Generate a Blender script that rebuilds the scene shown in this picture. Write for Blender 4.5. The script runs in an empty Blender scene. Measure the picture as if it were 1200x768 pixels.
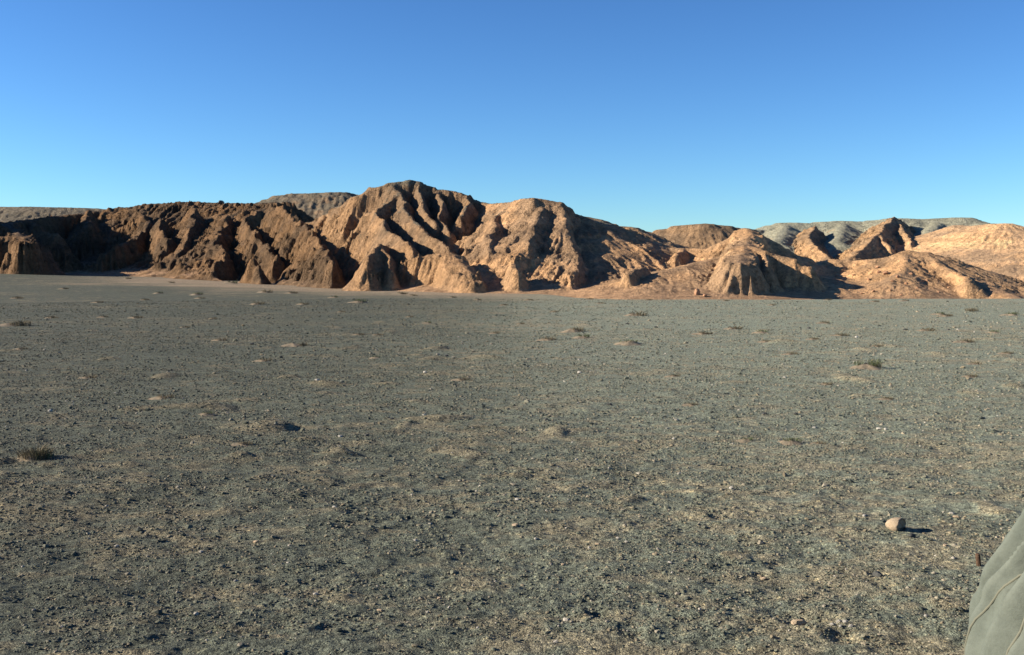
import bpy, bmesh, math, random
import numpy as np
from mathutils import Vector, Matrix

random.seed(7)
RNG = np.random.default_rng(11)
scene = bpy.context.scene
COL = scene.collection

# ------------------------------------------------------------------ camera
CAM_H = 1.70
F_PX = 1287.0                     # focal length in pixels of the 1200 x 768 photograph
PITCH = math.atan(66.0 / F_PX)    # horizon lies at row 318
cam_data = bpy.data.cameras.new("camera")
cam_data.sensor_width = 36.0
cam_data.lens = 36.0 * F_PX / 1200.0
cam_data.clip_start = 0.05
cam_data.clip_end = 20000.0
cam = bpy.data.objects.new("camera", cam_data)
cam.location = (0, 0, CAM_H)
cam.rotation_euler = (math.radians(90) - PITCH, 0, 0)
COL.objects.link(cam)
scene.camera = cam

# ------------------------------------------------------------------ light
SUN_EL = math.radians(21.5)
SUN_AZ = math.radians(-90.0)      # clockwise from +Y: from the left, slightly behind the camera
world = bpy.data.worlds.new("World")
scene.world = world
world.use_nodes = True
wn = world.node_tree
for n in list(wn.nodes):
    wn.nodes.remove(n)
w_out = wn.nodes.new("ShaderNodeOutputWorld")
w_bg = wn.nodes.new("ShaderNodeBackground")
w_sky = wn.nodes.new("ShaderNodeTexSky")
w_sky.sky_type = 'NISHITA'
w_sky.sun_disc = False
w_sky.sun_elevation = SUN_EL
w_sky.sun_rotation = SUN_AZ
w_sky.altitude = 1000
w_sky.air_density = 1.0
w_sky.dust_density = 0.0
w_sky.ozone_density = 3.0
w_gam = wn.nodes.new("ShaderNodeGamma")          # slide film: steeper, more saturated sky
w_gam.inputs["Gamma"].default_value = 1.35
w_mul = wn.nodes.new("ShaderNodeMix")
w_mul.data_type = 'RGBA'
w_mul.blend_type = 'MULTIPLY'
w_mul.inputs[0].default_value = 1.0
w_mul.inputs[7].default_value = (0.345, 0.475, 0.585, 1)
w_bg.inputs["Strength"].default_value = 0.06
wn.links.new(w_sky.outputs[0], w_gam.inputs["Color"])
wn.links.new(w_gam.outputs[0], w_mul.inputs[6])
wn.links.new(w_mul.outputs[2], w_bg.inputs[0])
wn.links.new(w_bg.outputs[0], w_out.inputs[0])

sun_data = bpy.data.lights.new("sun", 'SUN')
sun_data.energy = 5.0
sun_data.angle = math.radians(0.53)
sun_data.color = (1.0, 0.87, 0.70)
sun = bpy.data.objects.new("sun", sun_data)
SUN_VEC = Vector((math.sin(SUN_AZ) * math.cos(SUN_EL), math.cos(SUN_AZ) * math.cos(SUN_EL), math.sin(SUN_EL)))
sun.rotation_euler = SUN_VEC.to_track_quat('Z', 'Y').to_euler()
sun.location = (-60, -10, 40)
COL.objects.link(sun)

scene.view_settings.view_transform = 'Standard'
scene.view_settings.look = 'None'
scene.view_settings.gamma = 1.0
scene.view_settings.exposure = 1.4
scene.view_settings.use_curve_mapping = False

# ------------------------------------------------------------------ numeric helpers
_P = np.random.default_rng(3).permutation(256)
_P = np.concatenate([_P, _P])
_GA = np.random.default_rng(4).uniform(0, 2 * np.pi, 256)
_GX, _GY = np.cos(_GA), np.sin(_GA)


def perlin(x, y, seed=0):
    x = np.asarray(x, dtype=np.float64) + seed * 17.37
    y = np.asarray(y, dtype=np.float64) - seed * 9.71
    xf, yf = np.floor(x), np.floor(y)
    xi, yi = xf.astype(np.int64) & 255, yf.astype(np.int64) & 255
    fx, fy = x - xf, y - yf
    u = fx * fx * fx * (fx * (fx * 6 - 15) + 10)
    v = fy * fy * fy * (fy * (fy * 6 - 15) + 10)

    def g(ix, iy, dx, dy):
        h = _P[_P[ix & 255] + (iy & 255)]
        return _GX[h] * dx + _GY[h] * dy
    a = g(xi, yi, fx, fy)
    b = g(xi + 1, yi, fx - 1, fy)
    c = g(xi, yi + 1, fx, fy - 1)
    d = g(xi + 1, yi + 1, fx - 1, fy - 1)
    return ((a + (b - a) * u) + ((c + (d - c) * u) - (a + (b - a) * u)) * v) * 1.41


def fbm(x, y, octv=4, seed=0, gain=0.5):
    s, a, f = 0.0, 1.0, 1.0
    for o in range(octv):
        s = s + a * perlin(x * f, y * f, seed + o * 3)
        a *= gain
        f *= 2.03
    return s


def sstep(a, b, x):
    t = np.clip((x - a) / (b - a), 0, 1)
    return t * t * (3 - 2 * t)


def smax(a, b, k):
    return np.maximum(a, b) + k * 0.25 * np.clip(1 - np.abs(a - b) / k, 0, None) ** 2


CP, SP = math.cos(PITCH), math.sin(PITCH)


def pix_dir(px, py):
    a, b = (px - 600.0) / F_PX, (384.0 - py) / F_PX
    return (a, CP + b * SP, -SP + b * CP)


def pix_at(px, py, dist):
    """point at forward distance `dist` on the line of a pixel of the photograph"""
    dx, dy, dz = pix_dir(px, py)
    t = dist / dy
    return (dx * t, dist, CAM_H + dz * t)


# ------------------------------------------------------------------ ground height
def ground_low(X, Y):
    g = 0.024 * np.clip(-X, 0, 80) * sstep(55, 120, Y)
    g = g - 0.7 * sstep(66, 82, Y) * sstep(2, 9, X)
    g = g + 0.10 * perlin(X / 21.0, Y / 17.0, 5) * sstep(8, 25, Y)
    g = g + 0.035 * perlin(X / 6.0, Y / 4.5, 6)
    # a shallow swale that crosses the plain
    g = g - 0.10 * np.exp(-((Y - 36 - 0.12 * X) / 7.0) ** 2) * sstep(14, -4, X)
    return g


def pix_ground(px, py):
    dx, dy, dz = pix_dir(px, py)
    t = CAM_H / max(-dz, 1e-4)
    for _ in range(12):
        z = float(ground_low(np.array([dx * t]), np.array([dy * t]))[0])
        t = (CAM_H - z) / max(-dz, 1e-4)
    return (dx * t, dy * t, z)


def link(o, parent=None):
    COL.objects.link(o)
    if parent is not None:
        o.parent = parent
    return o


def tag(o, label=None, category=None, group=None, kind=None):
    if label:
        o["label"] = label
    if category:
        o["category"] = category
    if group:
        o["group"] = group
    if kind:
        o["kind"] = kind
    return o


def np_mesh(name, co, quads, smooth=True, colors=None):
    me = bpy.data.meshes.new(name)
    n, q = len(co), len(quads)
    me.vertices.add(n)
    me.vertices.foreach_set("co", np.ascontiguousarray(co, dtype=np.float32).ravel())
    me.loops.add(q * 4)
    me.loops.foreach_set("vertex_index", np.ascontiguousarray(quads, dtype=np.int32).ravel())
    me.polygons.add(q)
    me.polygons.foreach_set("loop_start", np.arange(0, q * 4, 4, dtype=np.int32))
    me.polygons.foreach_set("use_smooth", np.full(q, smooth))
    if colors is not None:
        for an, arr in colors.items():
            at = me.attributes.new(an, 'FLOAT_COLOR', 'POINT')
            c4 = np.ones((n, 4), dtype=np.float32)
            c4[:, :3] = arr
            at.data.foreach_set("color", c4.ravel())
    me.update(calc_edges=True)
    return me


# ------------------------------------------------------------------ materials
def new_mat(name, rough=0.9):
    m = bpy.data.materials.new(name)
    m.use_nodes = True
    nt = m.node_tree
    b = nt.nodes["Principled BSDF"]
    b.inputs["Roughness"].default_value = rough
    if "Specular IOR Level" in b.inputs:
        b.inputs["Specular IOR Level"].default_value = 0.15
    return m, nt, b


def nd(nt, t, **kw):
    n = nt.nodes.new(t)
    for k, v in kw.items():
        if k in n.inputs:
            n.inputs[k].default_value = v
        else:
            setattr(n, k, v)
    return n


def noise(nt, vec, scale, detail=6.0, rough=0.55):
    n = nd(nt, "ShaderNodeTexNoise", Scale=scale, Detail=detail, Roughness=rough)
    nt.links.new(vec, n.inputs["Vector"])
    return n.outputs["Fac"]


def ramp(nt, fac, stops):
    r = nt.nodes.new("ShaderNodeValToRGB")
    els = r.color_ramp.elements
    while len(els) > 1:
        els.remove(els[-1])
    els[0].position, els[0].color = stops[0][0], (*stops[0][1], 1)
    for p, c in stops[1:]:
        e = els.new(p)
        e.color = (*c, 1)
    nt.links.new(fac, r.inputs[0])
    return r.outputs[0]


def mix(nt, fac, a, b, mode='MIX'):
    n = nt.nodes.new("ShaderNodeMix")
    n.data_type = 'RGBA'
    n.blend_type = mode
    for sock, v in ((n.inputs[0], fac), (n.inputs[6], a), (n.inputs[7], b)):
        if isinstance(v, (int, float)):
            sock.default_value = v
        elif isinstance(v, tuple):
            sock.default_value = (*v, 1)
        else:
            nt.links.new(v, sock)
    return n.outputs[2]


def bump(nt, h, dist, strength=1.0, normal=None):
    n = nd(nt, "ShaderNodeBump", Strength=strength, Distance=dist)
    nt.links.new(h, n.inputs["Height"])
    if normal is not None:
        nt.links.new(normal, n.inputs["Normal"])
    return n.outputs[0]


def grey(v):
    return (v, v, v)


def hill_material():
    m, nt, b = new_mat("badland_clay", 0.95)
    co = nd(nt, "ShaderNodeTexCoord").outputs["Object"]
    at = nd(nt, "ShaderNodeAttribute", attribute_name="alb").outputs["Color"]
    f1 = noise(nt, co, 1.1, 8, 0.62)
    f2 = noise(nt, co, 6.0, 6, 0.6)
    c = mix(nt, 1.0, at, ramp(nt, f1, [(0.3, grey(0.72)), (0.5, grey(1.0)), (0.72, grey(1.22))]), 'MULTIPLY')
    c = mix(nt, 1.0, c, ramp(nt, f2, [(0.3, grey(0.78)), (0.55, grey(1.0)), (0.75, grey(1.2))]), 'MULTIPLY')
    nt.links.new(c, b.inputs["Base Color"])
    f3 = noise(nt, co, 2.6, 8, 0.7)
    c = mix(nt, 1.0, c, ramp(nt, f3, [(0.33, grey(0.66)), (0.5, grey(1.0)), (0.68, grey(1.3))]), 'MULTIPLY')
    nt.links.new(c, b.inputs["Base Color"])
    n1 = bump(nt, f1, 0.7, 0.75)
    n2 = bump(nt, f3, 0.32, 0.8, n1)
    n2 = bump(nt, f2, 0.3, 0.9, n2)
    nt.links.new(n2, b.inputs["Normal"])
    return m


def ground_material():
    m, nt, b = new_mat("gravel_plain", 0.95)
    co = nd(nt, "ShaderNodeTexCoord").outputs["Object"]
    at = nd(nt, "ShaderNodeAttribute", attribute_name="alb").outputs["Color"]
    fine = noise(nt, co, 55.0, 5, 0.65)
    mid = noise(nt, co, 14.0, 6, 0.65)
    big = noise(nt, co, 1.6, 6, 0.6)
    vor = nd(nt, "ShaderNodeTexVoronoi", Scale=42.0)
    nt.links.new(co, vor.inputs["Vector"])
    peb = ramp(nt, vor.outputs["Color"], [(0.15, grey(0.62)), (0.5, grey(0.95)), (0.8, grey(1.25)), (0.93, (1.9, 1.75, 1.5))])
    v2 = nd(nt, "ShaderNodeTexVoronoi", Scale=115.0)
    nt.links.new(co, v2.inputs["Vector"])
    grit = ramp(nt, v2.outputs["Color"], [(0.1, grey(0.45)), (0.45, grey(0.9)), (0.75, (1.3, 1.26, 1.2)), (0.95, (1.95, 1.85, 1.7))])
    c = mix(nt, 1.0, at, peb, 'MULTIPLY')
    c = mix(nt, 1.0, c, grit, 'MULTIPLY')
    c = mix(nt, 1.0, c, ramp(nt, mid, [(0.3, grey(0.72)), (0.5, grey(1.0)), (0.7, grey(1.25))]), 'MULTIPLY')
    c = mix(nt, 1.0, c, ramp(nt, big, [(0.35, grey(0.88)), (0.65, grey(1.1))]), 'MULTIPLY')
    nt.links.new(c, b.inputs["Base Color"])
    n1 = bump(nt, mid, 0.05, 0.8)
    n2 = bump(nt, fine, 0.018, 0.9, n1)
    inv = nd(nt, "ShaderNodeMath", operation='SUBTRACT')
    inv.inputs[0].default_value = 1.0
    nt.links.new(v2.outputs["Distance"], inv.inputs[1])
    n3 = bump(nt, inv.outputs[0], 0.006, 0.9, n2)
    nt.links.new(n3, b.inputs["Normal"])
    return m


def pebble_material():
    m, nt, b = new_mat("desert_pebble", 0.75)
    inf = nd(nt, "ShaderNodeObjectInfo")
    rnd = inf.outputs["Random"]
    c = ramp(nt, rnd, [(0.0, (0.06, 0.069, 0.06)), (0.25, (0.118, 0.133, 0.100)), (0.5, (0.17, 0.182, 0.132)),
                       (0.72, (0.22, 0.214, 0.158)), (0.88, (0.275, 0.23, 0.15)), (0.985, (0.34, 0.31, 0.24)), (1.0, (0.5, 0.47, 0.41))])
    # left-to-right light falloff painted into the stone colours, darker towards the west
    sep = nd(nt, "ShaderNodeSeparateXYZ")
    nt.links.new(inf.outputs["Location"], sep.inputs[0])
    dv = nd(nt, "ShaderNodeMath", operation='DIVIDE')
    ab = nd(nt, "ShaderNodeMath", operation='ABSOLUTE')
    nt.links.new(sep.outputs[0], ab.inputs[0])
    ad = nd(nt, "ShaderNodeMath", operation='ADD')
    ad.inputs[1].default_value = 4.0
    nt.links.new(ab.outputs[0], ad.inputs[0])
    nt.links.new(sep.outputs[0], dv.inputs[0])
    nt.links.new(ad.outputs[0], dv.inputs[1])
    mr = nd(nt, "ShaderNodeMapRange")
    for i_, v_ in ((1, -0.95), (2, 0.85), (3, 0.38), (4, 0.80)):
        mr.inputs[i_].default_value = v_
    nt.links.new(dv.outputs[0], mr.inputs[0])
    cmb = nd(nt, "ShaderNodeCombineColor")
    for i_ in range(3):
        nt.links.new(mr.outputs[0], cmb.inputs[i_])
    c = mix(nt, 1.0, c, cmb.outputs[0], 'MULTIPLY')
    co = nd(nt, "ShaderNodeTexCoord").outputs["Object"]
    f = noise(nt, co, 2.3, 5, 0.6)
    c = mix(nt, 1.0, c, ramp(nt, f, [(0.3, grey(0.75)), (0.7, grey(1.2))]), 'MULTIPLY')
    nt.links.new(c, b.inputs["Base Color"])
    return m


def rock_material(name, ca, cb, scale=9.0):
    m, nt, b = new_mat(name, 0.85)
    co = nd(nt, "ShaderNodeTexCoord").outputs["Object"]
    f = noise(nt, co, scale, 8, 0.65)
    f2 = noise(nt, co, scale * 5, 5, 0.6)
    c = ramp(nt, f, [(0.3, ca), (0.68, cb)])
    c = mix(nt, 1.0, c, ramp(nt, f2, [(0.3, grey(0.75)), (0.7, grey(1.2))]), 'MULTIPLY')
    nt.links.new(c, b.inputs["Base Color"])
    nt.links.new(bump(nt, f2, 0.01, 0.7), b.inputs["Normal"])
    return m


def sand_material():
    m, nt, b = new_mat("blown_sand", 0.95)
    co = nd(nt, "ShaderNodeTexCoord").outputs["Object"]
    f = noise(nt, co, 4.0, 8, 0.65)
    f2 = noise(nt, co, 30.0, 5, 0.6)
    c = ramp(nt, f, [(0.32, (0.13, 0.12, 0.092)), (0.5, (0.21, 0.172, 0.118)), (0.7, (0.25, 0.20, 0.135))])
    c = mix(nt, 1.0, c, ramp(nt, f2, [(0.3, grey(0.7)), (0.7, grey(1.2))]), 'MULTIPLY')
    nt.links.new(c, b.inputs["Base Color"])
    nt.links.new(bump(nt, f2, 0.02, 0.8), b.inputs["Normal"])
    return m


def leaf_material(name, ca, cb):
    m, nt, b = new_mat(name, 0.8)
    g = nd(nt, "ShaderNodeNewGeometry")
    c = ramp(nt, g.outputs["Random Per Island"], [(0.0, ca), (1.0, cb)])
    nt.links.new(c, b.inputs["Base Color"])
    return m


def canvas_material():
    m, nt, b = new_mat("tent_canvas", 0.8)
    co = nd(nt, "ShaderNodeTexCoord").outputs["Object"]
    f = noise(nt, co, 3.0, 7, 0.6)
    w = nd(nt, "ShaderNodeTexNoise", Scale=420.0, Detail=2.0)
    nt.links.new(co, w.inputs["Vector"])
    f3 = noise(nt, co, 24.0, 6, 0.7)
    c = ramp(nt, f, [(0.3, (0.078, 0.093, 0.079)), (0.7, (0.102, 0.116, 0.098))])
    c = mix(nt, 1.0, c, ramp(nt, f3, [(0.28, grey(0.82)), (0.5, grey(1.0)), (0.75, grey(1.06))]), 'MULTIPLY')
    nt.links.new(c, b.inputs["Base Color"])
    n1 = bump(nt, f3, 0.008, 0.5)
    nt.links.new(bump(nt, w.outputs["Fac"], 0.0012, 0.35, n1), b.inputs["Normal"])
    return m


MAT_HILL = hill_material()
MAT_GROUND = ground_material()
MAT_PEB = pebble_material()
MAT_SAND = sand_material()
MAT_TAN = rock_material("tan_sandstone", (0.27, 0.195, 0.125), (0.46, 0.375, 0.265))
MAT_WHITE = rock_material("pale_quartz", (0.27, 0.255, 0.22), (0.40, 0.385, 0.345))
MAT_DARK = rock_material("dark_basalt", (0.045, 0.048, 0.046), (0.09, 0.092, 0.085))
MAT_RED = rock_material("red_clay_rock", (0.22, 0.12, 0.07), (0.38, 0.22, 0.13), 2.0)
MAT_GREEN = leaf_material("saltbush_leaf", (0.04, 0.055, 0.024), (0.10, 0.115, 0.055))
MAT_DRY = leaf_material("dry_twig", (0.05, 0.043, 0.028), (0.17, 0.14, 0.085))

# ------------------------------------------------------------------ badland hills
# ridge lines: (mass, slope, crest half width, [(px, py, distance)...]); distances squeezed per mass below
NU, NV = 1020, 620
u_ax = np.linspace(-0.66, 0.66, NU)
v_ax = 62.0 * (250.0 / 62.0) ** np.linspace(0, 1, NV)
U, V = np.meshgrid(u_ax, v_ax)
HX, HY = U * V, V

SQUEEZE = {'L': (118, 1.0), 'C': (80, 0.55), 'S': (78, 0.55), 'R': (74, 0.62), 'Q': (74, 0.8), 'B': (110, 0.62), 'G': (110, 0.62), 'W': (110, 0.62), 'F': (110, 0.8)}
GULLY = {'L': 1.0, 'C': 0.8, 'S': 0.6, 'R': 0.5, 'Q': 0.62, 'B': 1.0, 'G': 0.3, 'W': 0.45, 'F': 0.4}
RIDGES = [
    # left cliffs
    ('L', 1.7, 1.2, [(-230, 255, 160), (-110, 250, 160), (-40, 257, 154), (8, 261, 147), (22, 274, 134), (30, 279, 127)]),
    ('L', 1.3, 1.5, [(-150, 180, 139), (-155, 158, 150), (-160, 156, 162), (-175, 180, 176)]),   # unseen ridge, added to cast shade over the cirque
    ('L', 3.2, 1.2, [(-60, 283, 126), (-20, 279, 126), (10, 277, 125), (32, 281, 123)]),
    ('L', (1.0, 1.6), 0.6, [(8, 261, 147), (40, 257, 160), (70, 253, 170), (115, 247, 176)]),
    ('L', (0.6, 0.46), 1.5, [(115, 247, 178), (150, 244, 178), (185, 239, 176), (230, 237, 174), (259, 238, 172), (300, 239, 168), (325, 238, 162)]),
    ('L', 1.2, 0.2, [(30, 259, 154), (48, 268, 148), (64, 277, 144)]),
    ('L', 1.3, 0.2, [(100, 250, 172), (104, 262, 160), (100, 270, 156)]),
    ('L', (1.6, 0.9), 0.2, [(160, 249, 170), (178, 262, 157), (162, 277, 149), (134, 290, 142)]),
    ('L', 1.5, 0.1, [(188, 256, 154), (191, 274, 145), (196, 288, 140)]),
    ('L', (1.6, 1.1), 0.1, [(228, 246, 163), (226, 260, 150), (220, 277, 142), (208, 295, 134)]),
    ('L', (1.9, 0.55), 0.1, [(266, 250, 158), (262, 263, 147), (255, 279, 136), (261, 298, 123), (263, 306, 120)]),
    ('L', (2.0, 1.5), 0.1, [(304, 246, 158), (285, 260, 146), (300, 275, 130), (316, 293, 118), (322, 304, 112)]),
    ('L', 2.0, 0.1, [(296, 303, 108), (302, 310, 105)]),
    ('L', (2.0, 1.35), 0.1, [(325, 240, 146), (345, 256, 130), (366, 274, 115), (374, 283, 107), (384, 297, 100), (389, 309, 96)]),
    # central peak
    ('C', (1.1, 1.5), 0.5, [(352, 264, 168), (395, 246, 160), (420, 230, 148), (440, 220, 149), (456, 215, 150), (480, 211, 150), (492, 213, 150),
                      (505, 219, 150), (512, 222, 150), (530, 224, 149), (550, 229, 148), (562, 235, 147), (575, 239, 144)]),
    ('C', 1.25, 0.3, [(456, 215, 150), (466, 228, 143), (442, 245, 136)]),
    ('C', 1.5, 0.2, [(442, 246, 140), (424, 252, 146), (415, 263, 147), (410, 272, 146)]),
    ('C', 1.4, 0.1, [(440, 248, 134), (456, 266, 120), (456, 290, 112), (448, 287, 105), (436, 297, 98), (425, 308, 93)]),
    ('C', 1.9, 0.1, [(448, 287, 105), (455, 304, 98), (460, 318, 93)]),
    ('C', 1.4, 0.1, [(458, 270, 118), (478, 284, 108), (484, 296, 102)]),
    ('C', 1.3, 0.1, [(468, 228, 143), (474, 245, 132), (490, 262, 123), (507, 280, 114), (522, 290, 106)]),
    ('C', 1.8, 0.1, [(492, 217, 148), (492, 235, 138), (500, 250, 130), (510, 262, 125)]),
    ('C', 1.8, 0.1, [(512, 222, 150), (520, 240, 136), (515, 258, 128), (526, 270, 122)]),
    ('C', 1.7, 0.1, [(550, 229, 148), (548, 243, 137), (541, 256, 129)]),
    ('C', 2.2, 1.0, [(484, 303, 99), (510, 297, 97), (527, 296, 95), (540, 308, 90), (547, 320, 86), (550, 327, 84)]),
    # second summit of the central mass
    ('S', (0.9, 1.0), 0.4, [(575, 239, 144), (600, 237, 130), (614, 233, 122), (625, 232, 118), (640, 234, 118), (655, 237, 118), (665, 246, 119), (673, 251, 120)]),
    ('S', (0.9, 0.42), 0.4, [(673, 251, 120), (690, 254, 122), (706, 260, 125), (720, 265, 128), (735, 266, 130), (744, 267, 132), (756, 274, 136), (768, 279, 140)]),
    ('S', 0.9, 0.2, [(600, 237, 130), (580, 258, 117), (571, 276, 108), (578, 292, 101)]),
    ('S', 1.7, 0.3, [(602, 308, 89), (610, 316, 86)]),
    ('S', (0.9, 0.5), 0.2, [(634, 236, 118), (626, 264, 108), (616, 290, 99)]),
    ('S', (1.6, 0.46), 0.2, [(655, 238, 118), (662, 266, 109), (671, 294, 99), (680, 316, 91)]),
    ('S', 0.55, 0.3, [(706, 260, 125), (722, 280, 115), (730, 298, 104)]),
    # right front hill
    ('R', 0.55, 0.3, [(740, 300, 118), (770, 290, 118), (800, 291, 113), (835, 292, 111), (855, 281, 111), (876, 268, 110), (892, 282, 112), (925, 297, 110)]),
    ('R', 1.3, 0.2, [(800, 292, 112), (792, 300, 104)]),
    ('R', 1.3, 0.2, [(770, 291, 118), (780, 301, 109)]),
    ('R', (1.9, 1.3), 1.1, [(876, 268, 110), (875, 286, 97), (870, 298, 86), (864, 306, 81)]),
    ('R', 1.4, 0.4, [(874, 288, 97), (902, 294, 90), (928, 303, 88), (944, 312, 87)]),
    ('R', 1.9, 0.2, [(900, 295, 90), (898, 312, 83)]),
    ('R', 2.4, 0.3, [(758, 313, 88), (743, 315, 85), (737, 321, 82)]),
    ('R', 0.22, 0.2, [(850, 300, 100), (800, 312, 92), (760, 324, 86), (715, 341, 80)]),
    # low ridge on the right
    ('Q', 0.36, 0.4, [(930, 316, 104), (955, 311, 102), (975, 304, 101), (1000, 306, 100), (1040, 302, 98), (1066, 294, 96), (1084, 296, 95), (1100, 306, 92), (1130, 321, 88), (1152, 333, 84), (1188, 350, 78)]),
    ('Q', 0.34, 0.2, [(1066, 295, 96), (1058, 312, 89), (1052, 325, 84)]),
    ('Q', 1.1, 0.2, [(1084, 296, 95), (1100, 306, 91), (1130, 321, 86), (1140, 332, 81)]),
    ('Q', 0.3, 0.2, [(1160, 336, 92), (1200, 332, 96), (1260, 325, 100)]),
    # grey hills behind on the right, their orange buttresses and the pale flank
    ('G', 0.62, 2.0, [(785, 268, 215), (800, 264, 214), (825, 262, 212), (845, 264, 213), (866, 268, 215), (900, 270, 220)]),
    ('G', 0.36, 2.0, [(890, 271, 225), (910, 264, 222), (925, 261, 220), (945, 262, 220), (965, 260, 220), (985, 259, 220), (1010, 260, 220), (1030, 258, 218),
                      (1050, 256, 215), (1080, 257, 215), (1100, 256, 215), (1122, 255, 213), (1135, 259, 210), (1150, 262, 206)]),
    ('G', 0.42, 0.5, [(922, 262, 220), (918, 272, 195), (910, 284, 175)]),
    ('G', 0.42, 0.5, [(988, 260, 220), (986, 270, 198), (980, 282, 180)]),
    ('G', 0.42, 0.5, [(1098, 257, 215), (1092, 268, 196), (1084, 280, 180)]),
    ('B', (0.9, 0.55), 0.05, [(953, 265, 196), (955, 267, 190), (947, 276, 178), (958, 292, 162), (978, 306, 148)]),
    ('B', (0.8, 0.5), 0.05, [(1050, 254, 204), (1044, 258, 196), (1030, 273, 178), (1016, 286, 164), (1002, 299, 150)]),
    ('B', 1.0, 0.1, [(1050, 255, 204), (1062, 274, 182), (1068, 286, 170)]),
    ('B', 1.1, 0.1, [(1030, 273, 178), (1040, 288, 166)]),
    ('W', 0.32, 0.8, [(1098, 284, 176), (1108, 270, 182), (1122, 264, 182), (1140, 265, 178), (1160, 263, 172), (1178, 262, 168), (1192, 267, 166), (1215, 274, 160), (1270, 280, 150), (1380, 270, 145)]),
    ('W', 0.22, 0.5, [(1110, 288, 166), (1130, 292, 152), (1190, 292, 144), (1260, 286, 140)]),
    # far grey tables
    ('F', 0.5, 3.0, [(310, 240, 215), (328, 236, 212), (340, 229, 210), (356, 227, 210), (380, 226, 210), (396, 225.5, 210), (416, 229, 212), (450, 235, 220)]),
    ('F', 0.3, 6.0, [(-260, 247, 235), (-100, 244, 235), (0, 243, 232), (50, 243, 230), (90, 244, 232), (140, 247, 235)]),
]


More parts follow.
